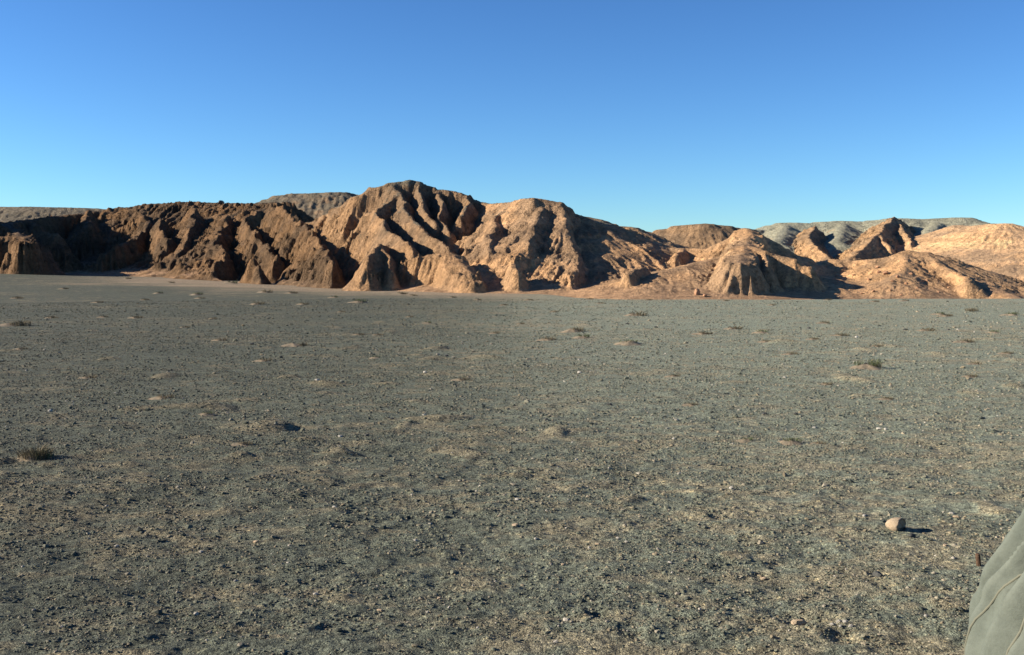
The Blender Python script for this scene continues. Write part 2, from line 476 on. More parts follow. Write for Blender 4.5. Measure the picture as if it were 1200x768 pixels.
def build_hills():
    G = ground_low(HX, HY)
    wx = 0.75 * perlin(HX / 5.0, HY / 5.0, 21) + 0.5 * perlin(HX / 2.1, HY / 2.1, 22) + 0.22 * perlin(HX / 0.9, HY / 0.9, 25)
    wy = 0.75 * perlin(HX / 5.0, HY / 5.0, 23) + 0.5 * perlin(HX / 2.1, HY / 2.1, 24) + 0.22 * perlin(HX / 0.9, HY / 0.9, 26)
    jag = 0.55 * perlin(HX / 2.6, HY / 2.6, 27) + 0.25 * perlin(HX / 1.1, HY / 1.1, 28)
    wk = 0.5 + 0.5 * sstep(-12, -20, HX)        # the western cliffs are the most broken
    PX, PY = HX + wx * wk, HY + wy * wk
    jag = jag * (0.22 + 0.78 * sstep(-12, -20, HX))
    H = np.full(HX.shape, -3.0)
    BASE = G - 0.9
    MASS = np.zeros(HX.shape, dtype=np.int8)
    DR = np.full(HX.shape, 99.0)
    names = list(SQUEEZE)
    for mass, s, cw, pts in RIDGES:
        d0, k = SQUEEZE[mass]
        P3 = []
        for (px, py, D) in pts:
            D2 = d0 + (D - d0) * k
            P3.append(pix_at(px, py, D2))
        hr = np.full(HX.shape, -9.0)
        dr = np.full(HX.shape, 99.0)
        for a, b in zip(P3[:-1], P3[1:]):
            R = 32.0
            lo = np.searchsorted(v_ax, min(a[1], b[1]) - R)
            hi = np.searchsorted(v_ax, max(a[1], b[1]) + R)
            xs0, xs1 = min(a[0], b[0]) - R, max(a[0], b[0]) + R
            yl = v_ax[lo]
            ulo = min(xs0 / yl, xs0 / v_ax[min(hi, NV - 1)])
            uhi = max(xs1 / yl, xs1 / v_ax[min(hi, NV - 1)])
            cl = np.searchsorted(u_ax, ulo)
            ch = np.searchsorted(u_ax, uhi)
            if lo >= hi or cl >= ch:
                continue
            sl = (slice(lo, hi), slice(cl, ch))
            ex, ey = b[0] - a[0], b[1] - a[1]
            L2 = ex * ex + ey * ey + 1e-9
            t = np.clip(((PX[sl] - a[0]) * ex + (PY[sl] - a[1]) * ey) / L2, 0, 1)
            dd = np.hypot(PX[sl] - a[0] - t * ex, PY[sl] - a[1] - t * ey)
            zr = a[2] + t * (b[2] - a[2])
            if mass in 'LCS' and cw < 0.35:
                zr = zr + jag[sl]
            hh = np.maximum(zr - BASE[sl], 0.05)
            e = np.clip(dd - cw, 0, None)
            e = e + 0.15 * np.minimum(dd, cw)
            if isinstance(s, tuple):           # (left of travel, right of travel)
                side = ex * (PY[sl] - a[1]) - ey * (PX[sl] - a[0])
                ss = s[1] + (s[0] - s[1]) * sstep(-0.6, 0.6, side / math.sqrt(L2))
            else:
                ss = s
            xx = ss * e / hh
            drop = hh * xx / (1 + xx ** 4.0) ** 0.25
            z = zr - drop
            hr[sl] = np.maximum(hr[sl], z)
            dr[sl] = np.minimum(dr[sl], dd)
        MASS = np.where(hr > H, names.index(mass), MASS).astype(np.int8)
        H = smax(H, hr, 0.2)
        DR = np.minimum(DR, dr)
    du = u_ax[1] - u_ax[0]

    def grads(Z):
        zu = np.gradient(Z, du, axis=1)
        zv = np.gradient(Z, v_ax, axis=0)
        gx = zu / V
        return gx, zv - gx * U

    def blur(Z, n):
        for _ in range(n):
            Z = Z.copy()
            Z[1:-1] = 0.25 * Z[:-2] + 0.5 * Z[1:-1] + 0.25 * Z[2:]
            Z[:, 1:-1] = 0.25 * Z[:, :-2] + 0.5 * Z[:, 1:-1] + 0.25 * Z[:, 2:]
        return Z
    GK = blur(np.array([GULLY[k] for k in names])[MASS], 12)
    hgt = np.clip(H - G, 0, None)
    act = GK * sstep(0.1, 1.2, hgt)
    # run-off gullies: stripes that follow the fall line, octave on octave
    for lam, amp, seed in ((8.0, 0.028, 1), (4.2, 0.06, 2), (2.3, 0.125, 3), (1.35, 0.15, 4)):
        gx, gy = grads(blur(H, 16 if lam > 3 else 9))
        sl = np.hypot(gx, gy) + 1e-6
        tx, ty = -gy / sl, gx / sl
        xs, ys = HX / (lam * 2.7), HY / (lam * 2.7)
        xf, yf = np.floor(xs), np.floor(ys)
        acc = np.zeros(HX.shape)
        acs = np.zeros(HX.shape)
        for i in (-1, 0, 1):
            for j in (-1, 0, 1):
                cx, cy = (xf + i), (yf + j)
                hsh = _P[_P[(cx.astype(np.int64) + seed * 31) & 255] + (cy.astype(np.int64) & 255)]
                ox = hsh / 255.0
                oy = _P[hsh] / 255.0
                qx, qy = xs - (cx + ox), ys - (cy + oy)
                w = np.exp(-(qx * qx + qy * qy) * 2.2)
                ang = (qx * tx + qy * ty) * 2.7 * 2 * np.pi + hsh
                acc += w * np.cos(ang)
                acs += w * np.sin(ang)
        st = acc / (np.hypot(acc, acs) + 0.05)
        st = 1 - 2 * np.abs(st)            # sharp crests, round floors
        st = st * np.clip(0.75 + 1.1 * perlin(HX / 9.0, HY / 9.0, 90 + seed), 0.15, 1.5)
        H = H + st * lam * amp * np.clip(sl, 0, 1.1) * act * (0.3 + 0.7 * sstep(0, 1.6, DR))
    # crumbling lumps and blocks
    rough = act * (0.55 + 0.45 * sstep(0.2, 1.5, DR)) * (0.25 + 0.75 * sstep(0.2, 0.7, np.hypot(*grads(blur(H, 3)))))
    H = H + rough * (0.11 * fbm(HX / 2.2, HY / 2.2, 3, 41, 0.6) + 0.22 * fbm(HX / 0.8, HY / 0.8, 3, 47, 0.6))
    H = H + rough * (0.15 * (0.3 - np.abs(perlin(HX / 1.6, HY / 1.6, 55))) + 0.22 * (0.3 - np.abs(perlin(HX / 0.75, HY / 0.75, 57))))
    H = H + np.clip(0.55 * (H - blur(H, 5)), -0.3, 0.3) * act * (0.15 + 0.85 * sstep(0.5, 2.5, DR))
    # harder beds: weak steps in the slope
    hb = H + 0.5 * perlin(HX / 9, HY / 9, 61)
    H = H + rough * 0.09 * np.sin(hb * 2 * np.pi / 1.15)
    gx, gy = grads(H)
    return H, G, MASS, DR, np.hypot(gx, gy)


H, HG, MASS, DR, HSL = build_hills()


def hill_hit(px, py, y0=64.0, y1=245.0):
    """first point of hill or ground on the line of a pixel"""
    dx, dy, dz = pix_dir(px, py)
    Ys = np.linspace(y0, y1, 1800)
    t = Ys / dy
    Xs, Zs = dx * t, CAM_H + dz * t
    ui = np.clip(np.round((Xs / Ys - u_ax[0]) / (u_ax[1] - u_ax[0])).astype(int), 0, NU - 1)
    vi = np.clip(np.round(np.log(Ys / 62.0) / math.log(250.0 / 62.0) * (NV - 1)).astype(int), 0, NV - 1)
    hz = np.maximum(H[vi, ui], HG[vi, ui])
    k = np.argmax(Zs < hz)
    return (Xs[k], Ys[k], hz[k])


def soft(Z, n):
    for _ in range(n):
        Z = Z.copy()
        Z[1:-1] = 0.25 * Z[:-2] + 0.5 * Z[1:-1] + 0.25 * Z[2:]
        Z[:, 1:-1] = 0.25 * Z[:, :-2] + 0.5 * Z[:, 1:-1] + 0.25 * Z[:, 2:]
    return Z


def hill_colours():
    orange = np.array([0.35, 0.225, 0.130])
    brown = np.array([0.215, 0.152, 0.102])
    sand = np.array([0.40, 0.255, 0.15])
    grav = np.array([0.165, 0.175, 0.14])
    n1 = fbm(HX / 11.0, HY / 11.0, 4, 71)
    n2 = fbm(HX / 2.6, HY / 2.6, 4, 75)
    f = sstep(-0.5, 0.5, n1 * 0.8 + n2 * 0.45)[..., None]
    c = brown * (1 - f) + orange * f
    names = list(SQUEEZE)
    tint = {'L': (0.50, 0.46, 0.40), 'C': (0.96, 0.91, 0.82), 'S': (1.42, 1.33, 1.18), 'R': (1.55, 1.45, 1.27), 'Q': (1.58, 1.49, 1.31), 'B': (1.4, 1.34, 1.19),  # shade painted into the left mass, extra sunlight into the right ones
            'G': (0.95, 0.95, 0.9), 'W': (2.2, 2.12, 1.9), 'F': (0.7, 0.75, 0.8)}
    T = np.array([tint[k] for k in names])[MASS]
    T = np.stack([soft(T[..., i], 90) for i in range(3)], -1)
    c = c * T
    # bedding
    band = perlin((H + 0.25 * n1) * 1.7, HX / 60.0, 81)[..., None]
    c = c * (1 + 0.24 * band)
    # loose sand on gentle lower slopes
    hgt = H - HG
    gs = (sstep(0.62, 0.25, HSL) * sstep(2.4, 0.4, hgt))[..., None]
    c = c * (1 - 0.75 * gs) + sand * 0.75 * gs
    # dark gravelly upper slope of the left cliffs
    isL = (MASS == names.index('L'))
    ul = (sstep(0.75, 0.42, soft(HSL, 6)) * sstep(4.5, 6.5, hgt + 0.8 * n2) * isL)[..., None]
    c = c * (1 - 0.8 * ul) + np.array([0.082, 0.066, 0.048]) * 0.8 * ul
    # gravel lag on flat tops and on the grey hills behind
    isF = (MASS == names.index('F'))
    isG = (MASS == names.index('G'))
    top = sstep(0.55, 0.2, HSL + 0.25 * n2) * sstep(4.0, 6.0, hgt) * (HY > 100) * np.isin(MASS, [names.index(k) for k in 'CS'])
    far = sstep(0.9, 0.55, HSL + 0.12 * n2) * (isF | (isG & (HX > 36) & (HX < 90)))
    # grey cap of the central peak
    cx, cy, cz = pix_at(480, 212, 80 + 70 * 0.55)
    cap = sstep(-0.9, 0.2, H - cz + 0.5 * n2) * (np.hypot(HX - cx, HY - cy) < 7)
    gr = np.clip(np.maximum(np.maximum(top * 0.85, far), cap * 0.8), 0, 1)[..., None]
    gr = gr * (1 - 0.35 * isF)[..., None]
    gsel = np.where((isG | isF)[..., None], np.array([0.31, 0.305, 0.225]), grav)
    gsel = np.where(isF[..., None], np.array([0.16, 0.152, 0.115]), gsel)
    c = c * (1 - gr) + gsel * gr
    c = c * (1 + 0.10 * n2[..., None])
    return np.clip(c, 0.02, 0.7)


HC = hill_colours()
# pieces of the range, cut along the valleys between them
HILL_PARTS = {
    'L': ("cliffs", "dark brown ravined cliffs lying largely in shadow, with fluted outcrop at their end"),
    'C': ("peak", "tallest brown badland hill with small grey-capped peak and gullied buttresses"),
    'S': ("hill", "broad sunlit hill with rounded double-lump summit joined to the tallest peak"),
    'R': ("hill", "small pyramid-topped orange hill with a rounded clay bluff in front"),
    'Q': ("ridge", "low orange ridge with rubble-strewn apron rising from the gravel edge"),
    'B': ("buttresses", "orange triangular buttresses with dark rugged sides below the grey-green hills"),
    'G': ("uplands", "smooth grey-green gravel hills behind the orange buttresses"),
    'W': ("flank", "long pale sandy hill flank sloping down beyond the low ridge"),
    'F': ("tableland", "flat-topped grey gravel tableland showing behind the cliffs"),
}
ids = np.arange(NU * NV).reshape(NV, NU)
q = np.stack([ids[:-1, :-1], ids[:-1, 1:], ids[1:, 1:], ids[1:, :-1]], -1).reshape(-1, 4)
qm = MASS[:-1, :-1].reshape(-1)
above = (H - HG > -0.35)
keep = (above[:-1, :-1] | above[:-1, 1:] | above[1:, 1:] | above[1:, :-1]).reshape(-1)
COALL = np.stack([HX, HY, H], -1).reshape(-1, 3)
CALL = HC.reshape(-1, 3)
for mi, mname in enumerate(SQUEEZE):
    sel = q[keep & (qm == mi)]
    if not len(sel):
        continue
    used, inv = np.unique(sel.ravel(), return_inverse=True)
    nm, lab = HILL_PARTS[mname]
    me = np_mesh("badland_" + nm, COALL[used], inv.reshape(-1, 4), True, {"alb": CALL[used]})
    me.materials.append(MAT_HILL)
    tag(link(bpy.data.objects.new("badland_" + nm, me)), lab, None, None, "structure")

# ------------------------------------------------------------------ the gravel plain
dense = np.radians(np.linspace(-33, 33, 960))
coarse = np.radians(np.linspace(33, 327, 60))[1:-1]
theta = np.concatenate([dense, coarse])          # clockwise from +Y
r_near = np.linspace(0.4, 3.6, 14)[:-1]
rr = [3.6]
while rr[-1] < 150:
    rr.append(rr[-1] + min(max(0.011, rr[-1] ** 2 / 1866 * 0.72), 0.75))
r_far = np.array([155, 165, 180, 200, 230, 270, 340, 500, 900, 1800, 4000])
radii = np.concatenate([r_near, np.array(rr), r_far])
TH, RR = np.meshgrid(theta, radii)
GX, GY = np.sin(TH) * RR, np.cos(TH) * RR
GZ = ground_low(GX, GY)
cellr = np.gradient(radii)[:, None] * np.ones_like(TH)


def micro(X, Y, cell):
    z = np.zeros(X.shape)
    for lam, a, sd in ((1.3, 0.022, 101), (0.55, 0.014, 102), (0.24, 0.015, 103), (0.11, 0.0095, 104), (0.05, 0.0048, 105)):
        z += a * perlin(X / lam, Y / (lam * 0.9), sd) * np.clip(lam / (3.0 * cell) - 0.3, 0, 1)
    return z


def hummocks(X, Y, cell):
    """little drifts of sand caught by stones and roots"""
    a = np.clip(perlin(X / 0.42, Y / 0.36, 201) - 0.42, 0, None) * 0.10 * sstep(20, 9, Y)
    b = np.clip(perlin(X / 1.0, Y / 0.8, 203) - 0.46, 0, None) * 0.26 * sstep(6, 14, Y)
    return (a * np.clip(0.42 / (3 * cell) - 0.3, 0, 1) + b * np.clip(1.0 / (3 * cell) - 0.2, 0, 1)) * sstep(-0.3, 0.25, perlin(X / 5.0, Y / 4.0, 205))


MZ = (micro(GX, GY, cellr) + hummocks(GX, GY, cellr)) * (RR < 120)
# trodden and scuffed hollows in the near ground (pixel, width in metres)
PITS = [(188, 624, .16), (222, 637, .14), (303, 682, .12), (362, 682, .12), (437, 676, .17), (430, 688, .08), (545, 655, .12), (528, 660, .10),
        (600, 613, .10), (690, 706, .22), (705, 722, .16), (822, 608, .17), (888, 667, .16), (940, 722, .26), (178, 757, .20), (548, 640, .09),
        (440, 640, .10), (515, 652, .10), (1030, 672, .12), (505, 675, .09), (320, 640, .08), (620, 690, .12), (770, 640, .11), (250, 740, .12),
        (985, 745, .18), (1070, 752, .16), (1015, 700, .14), (1090, 690, .13), (660, 640, .09), (740, 742, .14), (840, 735, .12), (380, 742, .12),
        (60, 700, .12), (110, 660, .10), (880, 630, .10), (970, 640, .11), (330, 595, .12), (720, 590, .10), (470, 600, .10), (150, 600, .10)]
for i, (px, py, w) in enumerate(PITS):
    x, y, z = pix_ground(px, py)
    ca, sa = math.cos(i * 1.3), math.sin(i * 1.3)
    ddx, ddy = GX - x, GY - y
    near = (np.abs(ddx) < 0.6) & (np.abs(ddy) < 0.9)
    w = w * 0.72
    wob = 0.35 * w * perlin(GX[near] / (w * 0.8), GY[near] / (w * 0.8), 180 + i)
    e1 = (ddx[near] * ca + ddy[near] * sa + wob) / (w * 0.5)
    e2 = (-ddx[near] * sa + ddy[near] * ca - wob) / (w * 0.8)
    d2 = e1 * e1 + e2 * e2
    MZ[near] += w * (-0.11 * np.exp(-d2 * 1.1) + 0.05 * np.exp(-(np.sqrt(d2) - 1.55) ** 2 * 5))
GZ = GZ + MZ


def ground_colours(X, Y, cell):
    grav = np.array([0.171, 0.197, 0.155]) * (1.0 - 0.13 * sstep(12.0, 4.5, Y))[..., None] * (0.37 + 0.75 * sstep(-0.95, 0.85, X / (4 + np.abs(X)) + 0.14 * fbm(X / 9.0, Y / 9.0, 2, 171)))[..., None]  # gravel darkens westwards: light falloff painted into its colour
    tan = np.array([0.245, 0.22, 0.15]) * (0.56 + 0.50 * sstep(-0.9, 0.7, X / (4 + np.abs(X))))[..., None]  # sand darkened westwards too, painted in place of weaker light
    n_l = fbm(X / 7.0, Y / 7.0, 3, 131)
    n_m = fbm(X / 1.5, Y / 0.9, 3, 135)
    n_s = fbm((X + 0.25 * Y) / 0.42, Y / 0.26, 3, 139)
    n_t = fbm(X / 0.13, Y / 0.10, 2, 141)
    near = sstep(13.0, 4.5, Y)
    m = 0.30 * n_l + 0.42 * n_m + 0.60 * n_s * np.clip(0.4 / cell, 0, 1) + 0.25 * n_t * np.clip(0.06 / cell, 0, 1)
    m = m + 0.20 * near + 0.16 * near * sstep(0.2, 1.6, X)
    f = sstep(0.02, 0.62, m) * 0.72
    f = np.maximum(f, 0.8 * sstep(0.15, 0.6, hummocks(X, Y, cell) / 0.03))
    # tan wash at the foot of the cliffs
    foot_y = np.interp(X, [-70, -45, -30, -14, -6, 0, 5, 14, 40], [121, 119, 107, 92, 86, 80, 76, 72, 72])
    wash = sstep(-26, -3, Y - foot_y + 6 * n_l + 2.5 * n_m) * sstep(-52, -34, X) * sstep(6, -2, X)
    wash2 = sstep(-6, 0, Y - foot_y + 2 * n_l) * sstep(0, 5, X) * sstep(20, 12, X)
    wash = np.maximum(wash * 0.85, wash2 * 0.9)
    f = np.maximum(f, wash)
    # pale and dark bars far out
    f = np.clip(f + 0.22 * sstep(0.1, 0.6, fbm(X / 16, Y / 5.0, 3, 151)) * sstep(22, 40, Y), 0, 1)
    tan = tan * (1 - wash[..., None]) + np.array([0.265, 0.21, 0.148]) * wash[..., None]
    c = grav * (1 - f[..., None]) + tan * f[..., None]
    return np.clip(c, 0.02, 0.6)


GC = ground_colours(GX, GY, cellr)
nr, nt_ = TH.shape
gid = np.arange(nr * nt_).reshape(nr, nt_)
nxt = np.roll(gid, -1, axis=1)
gq = np.stack([gid[:-1], gid[1:], nxt[1:], nxt[:-1]], -1).reshape(-1, 4)
gq = gq[:, ::-1]
gco = np.stack([GX, GY, GZ], -1).reshape(-1, 3)
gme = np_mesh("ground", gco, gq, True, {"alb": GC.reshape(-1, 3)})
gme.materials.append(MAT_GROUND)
tag(link(bpy.data.objects.new("ground", gme)), "grey-green gravel desert plain with tan sandy patches", None, None, "structure")


def ground_at(x, y):
    """height of the finished ground sheet"""
    x, y = np.atleast_1d(np.asarray(x, float)), np.atleast_1d(np.asarray(y, float))
    r, th = np.hypot(x, y), np.arctan2(x, y)
    i = np.clip(np.searchsorted(radii, r) - 1, 0, nr - 2)
    fi = np.clip((r - radii[i]) / (radii[i + 1] - radii[i]), 0, 1)
    dth = dense[1] - dense[0]
    jf = np.clip((th - dense[0]) / dth, 0, len(dense) - 2)
    j = jf.astype(int)
    fj = jf - j
    return (GZ[i, j] * (1 - fi) * (1 - fj) + GZ[i + 1, j] * fi * (1 - fj) + GZ[i, j + 1] * (1 - fi) * fj + GZ[i + 1, j + 1] * fi * fj)


def px_on_ground(px, py):
    x, y, z = pix_ground(px, py)
    return x, y, float(ground_at(x, y)[0])


# ------------------------------------------------------------------ stones
def stone_mesh(name, seed, sub=1, flat=0.6, rough=0.28, mat=None, smooth=False):
    bm = bmesh.new()
    bmesh.ops.create_icosphere(bm, subdivisions=sub, radius=1.0)
    r = random.Random(seed)
    cuts = [(Vector((r.gauss(0, 1), r.gauss(0, 1), r.gauss(0, 1))).normalized(), r.uniform(0.55, 0.9)) for _ in range(7)]
    for v in bm.verts:
        d = v.co.normalized()
        k = 1.0
        for n, off in cuts:
            t = d.dot(n)
            if t * k > off:
                k = off / t
        k *= 1 + r.uniform(-rough, rough) * 0.35
        v.co = Vector((d.x * k * 1.15, d.y * k * 0.9, d.z * k * flat))
    me = bpy.data.meshes.new(name)
    bm.to_mesh(me)
    bm.free()
    me.polygons.foreach_set("use_smooth", [smooth] * len(me.polygons))
    if mat:
        me.materials.append(mat)
    return me


# loose gravel: countless pebbles, scattered by geometry nodes from a cloud of points
peb_col = bpy.data.collections.new("pebble_shapes")
for k in range(6):
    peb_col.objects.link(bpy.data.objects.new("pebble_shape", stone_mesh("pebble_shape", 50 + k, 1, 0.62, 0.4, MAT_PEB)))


def scatter_points():
    xs, ys, ss = [], [], []
    for (a, b, dens, med, sig) in ((3.4, 7.0, 2300, 0.0058, 0.42), (7.0, 12.0, 1150, 0.0075, 0.42), (12.0, 20.0, 420, 0.010, 0.42),
                                   (20.0, 34.0, 120, 0.014, 0.40), (34.0, 66.0, 26, 0.021, 0.40)):
        n = int(dens * 0.5 * (b * b - a * a) * math.radians(58))
        r = np.sqrt(RNG.uniform(a * a, b * b, n))
        th = np.radians(RNG.uniform(-29, 29, n))
        x, y = np.sin(th) * r, np.cos(th) * r
        dn = fbm(x / 0.5, y / 0.33, 2, 161) + 0.6 * fbm(x / 2.0, y / 1.4, 2, 165)
        ok = RNG.uniform(-0.55, 0.75, n) < dn + 0.35
        s = med * np.exp(RNG.normal(0, sig, n))
        xs.append(x[ok]); ys.append(y[ok]); ss.append(s[ok])
    return np.concatenate(xs), np.concatenate(ys), np.concatenate(ss)


px_, py_, ps_ = scatter_points()
pz_ = ground_at(px_, py_)
pts = np.stack([px_, py_, pz_ + ps_ * 0.12], -1)
pme = bpy.data.meshes.new("loose_gravel")
pme.vertices.add(len(pts))
pme.vertices.foreach_set("co", pts.astype(np.float32).ravel())
a_s = pme.attributes.new("size", 'FLOAT', 'POINT')
a_s.data.foreach_set("value", ps_.astype(np.float32))
a_r = pme.attributes.new("turn", 'FLOAT_VECTOR', 'POINT')
turn = np.stack([RNG.normal(0, 0.25, len(pts)), RNG.normal(0, 0.25, len(pts)), RNG.uniform(0, 6.28, len(pts))], -1)
a_r.data.foreach_set("vector", turn.astype(np.float32).ravel())
gravel = link(bpy.data.objects.new("loose_gravel", pme))
tag(gravel, "loose grey pebbles scattered all over the desert plain", None, None, "stuff")
ng = bpy.data.node_groups.new("scatter_pebbles", 'GeometryNodeTree')
ng.interface.new_socket("Geometry", in_out='INPUT', socket_type='NodeSocketGeometry')
ng.interface.new_socket("Geometry", in_out='OUTPUT', socket_type='NodeSocketGeometry')
n_in, n_out = ng.nodes.new("NodeGroupInput"), ng.nodes.new("NodeGroupOutput")
n_ci = ng.nodes.new("GeometryNodeCollectionInfo")
n_ci.inputs["Collection"].default_value = peb_col
n_ci.inputs["Separate Children"].default_value = True
n_ci.inputs["Reset Children"].default_value = True
n_io = ng.nodes.new("GeometryNodeInstanceOnPoints")
n_io.inputs["Pick Instance"].default_value = True
n_sz = ng.nodes.new("GeometryNodeInputNamedAttribute")
n_sz.data_type = 'FLOAT'
n_sz.inputs["Name"].default_value = "size"
n_tn = ng.nodes.new("GeometryNodeInputNamedAttribute")
n_tn.data_type = 'FLOAT_VECTOR'
n_tn.inputs["Name"].default_value = "turn"
ng.links.new(n_in.outputs[0], n_io.inputs["Points"])
ng.links.new(n_ci.outputs[0], n_io.inputs["Instance"])
ng.links.new(n_sz.outputs["Attribute"], n_io.inputs["Scale"])
ng.links.new(n_tn.outputs["Attribute"], n_io.inputs["Rotation"])
ng.links.new(n_io.outputs[0], n_out.inputs[0])
gravel.modifiers.new("scatter", 'NODES').node_group = ng
print("pebbles", len(pts))

# ------------------------------------------------------------------ single stones
def place_mesh(name, me, loc, scale, rotz, label, category, group=None, tilt=(0, 0)):
    o = link(bpy.data.objects.new(name, me))
    o.location = loc
    o.scale = scale if isinstance(scale, tuple) else (scale, scale, scale)
    o.rotation_euler = (tilt[0], tilt[1], rotz)
    return tag(o, label, category, group)


def egg_stone():
    bm = bmesh.new()
    bmesh.ops.create_icosphere(bm, subdivisions=4, radius=1.0)
    cut_n = Vector((0.62, -0.72, 0.0)).normalized()
    for v in bm.verts:
        d = v.co.normalized()
        k = 1.0 + 0.05 * math.sin(3.1 * d.x + 1.7) + 0.04 * math.sin(4.3 * d.y + 2.2 * d.z)
        p = Vector((d.x * 1.12, d.y * 0.95, d.z * 0.82)) * k
        t = p.dot(cut_n)
        if t > 0.38:                       # a broken, hollowed side
            w = float(perlin(p.x * 3 + p.z * 2, p.y * 3 + 4 * p.z, 7)) + 0.6 * float(perlin(p.x * 7, p.z * 7 + p.y * 5, 8)) + 0.7
            p -= cut_n * ((t - 0.38) * 1.05 + 0.20 * w * min(1.0, (t - 0.38) * 5))
        v.co = p
    me = bpy.data.meshes.new("sandstone_cobble")
    bm.to_mesh(me)
    bm.free()
    me.polygons.foreach_set("use_smooth", [True] * len(me.polygons))
    me.materials.append(MAT_TAN)
    return me


x, y, z = px_on_ground(1052, 623)
place_mesh("cobble", egg_stone(), (x, y, z + 0.030), (0.072, 0.07, 0.054), 0.15, "rounded tan cobble with broken dark side, largest stone on the near gravel", "stone")
x, y, z = px_on_ground(1068, 632)
place_mesh("stone", stone_mesh("stone", 301, 2, 0.6, 0.3, MAT_DARK), (x, y, z + 0.008), 0.026, 0.7, "small dark stone lying beside the rounded tan cobble", "stone")
x, y, z = px_on_ground(1029, 674)
place_mesh("stone", stone_mesh("stone", 302, 2, 0.55, 0.3, MAT_DARK), (x, y, z + 0.012), 0.036, 1.7, "dark angular stone in a sandy hollow below the tan cobble", "stone")
for k, (px, py, r) in enumerate(((975, 733, .014), (983, 729, .018), (990, 731, .016), (997, 735, .013), (985, 735, .012))):
    x, y, z = px_on_ground(px, py)
    place_mesh("stone", stone_mesh("stone", 310 + k, 1, 0.7, 0.3, MAT_WHITE), (x, y, z + r * 0.3), r, k * 1.1,
               "chalky white chip in a small cluster beside a scuffed hollow", "stone", "cluster of white chips")
x, y, z = px_on_ground(936, 731)
place_mesh("stone", stone_mesh("stone", 320, 2, 0.5, 0.3, MAT_TAN), (x, y, z + 0.01), 0.04, 0.4, "flat ochre stone at the edge of a scuffed hollow near the white chips", "stone")

white_v = [stone_mesh("stone", 330 + k, 2, 0.65, 0.25, MAT_WHITE) for k in range(3)]
dark_v = [stone_mesh("stone", 340 + k, 2, 0.6, 0.3, MAT_DARK) for k in range(3)]
tan_v = [stone_mesh("stone", 350 + k, 2, 0.55, 0.3, MAT_TAN) for k in range(3)]
WHITE = [(372, 450, 3.2), (498, 437, 2.6), (59, 482, 3), (399, 513, 3), (679, 438, 2.8), (790, 515, 2.6), (497, 486, 2.4), (606, 588, 3.2), (1004, 396, 2.6),
         (920, 443, 2.4), (1030, 502, 3), (1038, 503, 2.6), (955, 500, 2.6), (785, 660, 3), (628, 633, 2.6), (487, 637, 2.6), (392, 597, 3), (1013, 605, 3),
         (1116, 600, 3), (734, 634, 2.4), (560, 737, 2.6), (137, 641, 2.6), (724, 631, 2.4), (1085, 723, 2.8), (236, 650, 2.6)]
DARK = [(769, 384, 2.6), (430, 511, 3.6), (459, 492, 3), (715, 475, 3.6), (640, 493, 3), (896, 486, 3.6), (933, 487, 3.2), (948, 385, 2.6), (523, 417, 2.8),
        (1061, 387, 2.6), (1111, 387, 2.4), (295, 404, 3), (835, 545, 3.4), (250, 700, 4), (735, 380, 2.4), (600, 545, 3.4), (550, 707, 3.6), (175, 560, 3.4),
        (1000, 560, 3.2), (860, 575, 3), (320, 560, 3.4), (80, 580, 3.4), (480, 560, 3)]
TANS = [(604, 617, 4), (445, 715, 4), (515, 700, 3.4), (768, 651, 3.4), (1120, 605, 4), (660, 660, 3), (300, 635, 3.4), (700, 640, 3), (1108, 640, 3.4), (895, 672, 4)]
for lst, var, lab, grp, cat in ((WHITE, white_v, "single pale white stone standing out on the grey gravel", "pale stones on the plain", "stone"),
                                (DARK, dark_v, "single near-black stone lying on the gravel plain", "dark stones on the plain", "stone"),
                                (TANS, tan_v, "small tan stone in the near gravel with a short shadow", "tan stones in the near gravel", "stone")):
    for k, (px, py, rp) in enumerate(lst):
        x, y, z = px_on_ground(px, py)
        r = rp / F_PX * math.hypot(x, y) * 0.95
        place_mesh("stone", var[k % 3], (x, y, z + r * 0.25), r, k * 2.1, lab, cat, grp)

# boulders and clods on the hill slopes
x, y, z = hill_hit(259, 239, 120, 240)
place_mesh("boulder", stone_mesh("boulder", 360, 2, 0.7, 0.3, MAT_DARK), (x, y, z + 0.1), 0.5, 0.3, "dark knob of rock standing up on the cliff crest", "boulder")
x, y, z = hill_hit(817, 346)
place_mesh("boulder", stone_mesh("boulder", 361, 2, 1.1, 0.3, MAT_RED), (x, y, z + 0.12), (0.22, 0.2, 0.3), 0.3, "upright orange slab at the foot of the clay bluff", "boulder")
x, y, z = hill_hit(826, 348)
place_mesh("boulder", stone_mesh("boulder", 362, 2, 0.6, 0.3, MAT_RED), (x, y, z + 0.06), 0.2, 1.3, "squat orange block next to the upright slab at the bluff", "boulder")
clod_v = [stone_mesh("clod", 370 + k, 2, 0.7, 0.35, MAT_RED) for k in range(4)]
CLODS = [(1038, 322, 6), (1052, 325, 5), (1046, 330, 4), (1062, 333, 4), (1030, 320, 5), (1018, 330, 3.5), (1044, 341, 3), (1075, 338, 3), (1100, 343, 3), (1068, 322, 4),
         (990, 338, 3), (1010, 345, 3), (1086, 330, 3), (965, 342, 3), (1028, 314, 4), (1024, 342, 3.2), (1056, 346, 3), (1112, 338, 3), (1000, 326, 3), (980, 325, 3)]
for k, (px, py, rp) in enumerate(CLODS):
    x, y, z = hill_hit(px, py)
    r = rp / F_PX * y * 0.6
    place_mesh("clod", clod_v[k % 4], (x, y, z + r * 0.2), r, k * 1.7, "fallen orange clay clod on the apron of the low ridge", "clod", "rubble on the low ridge")


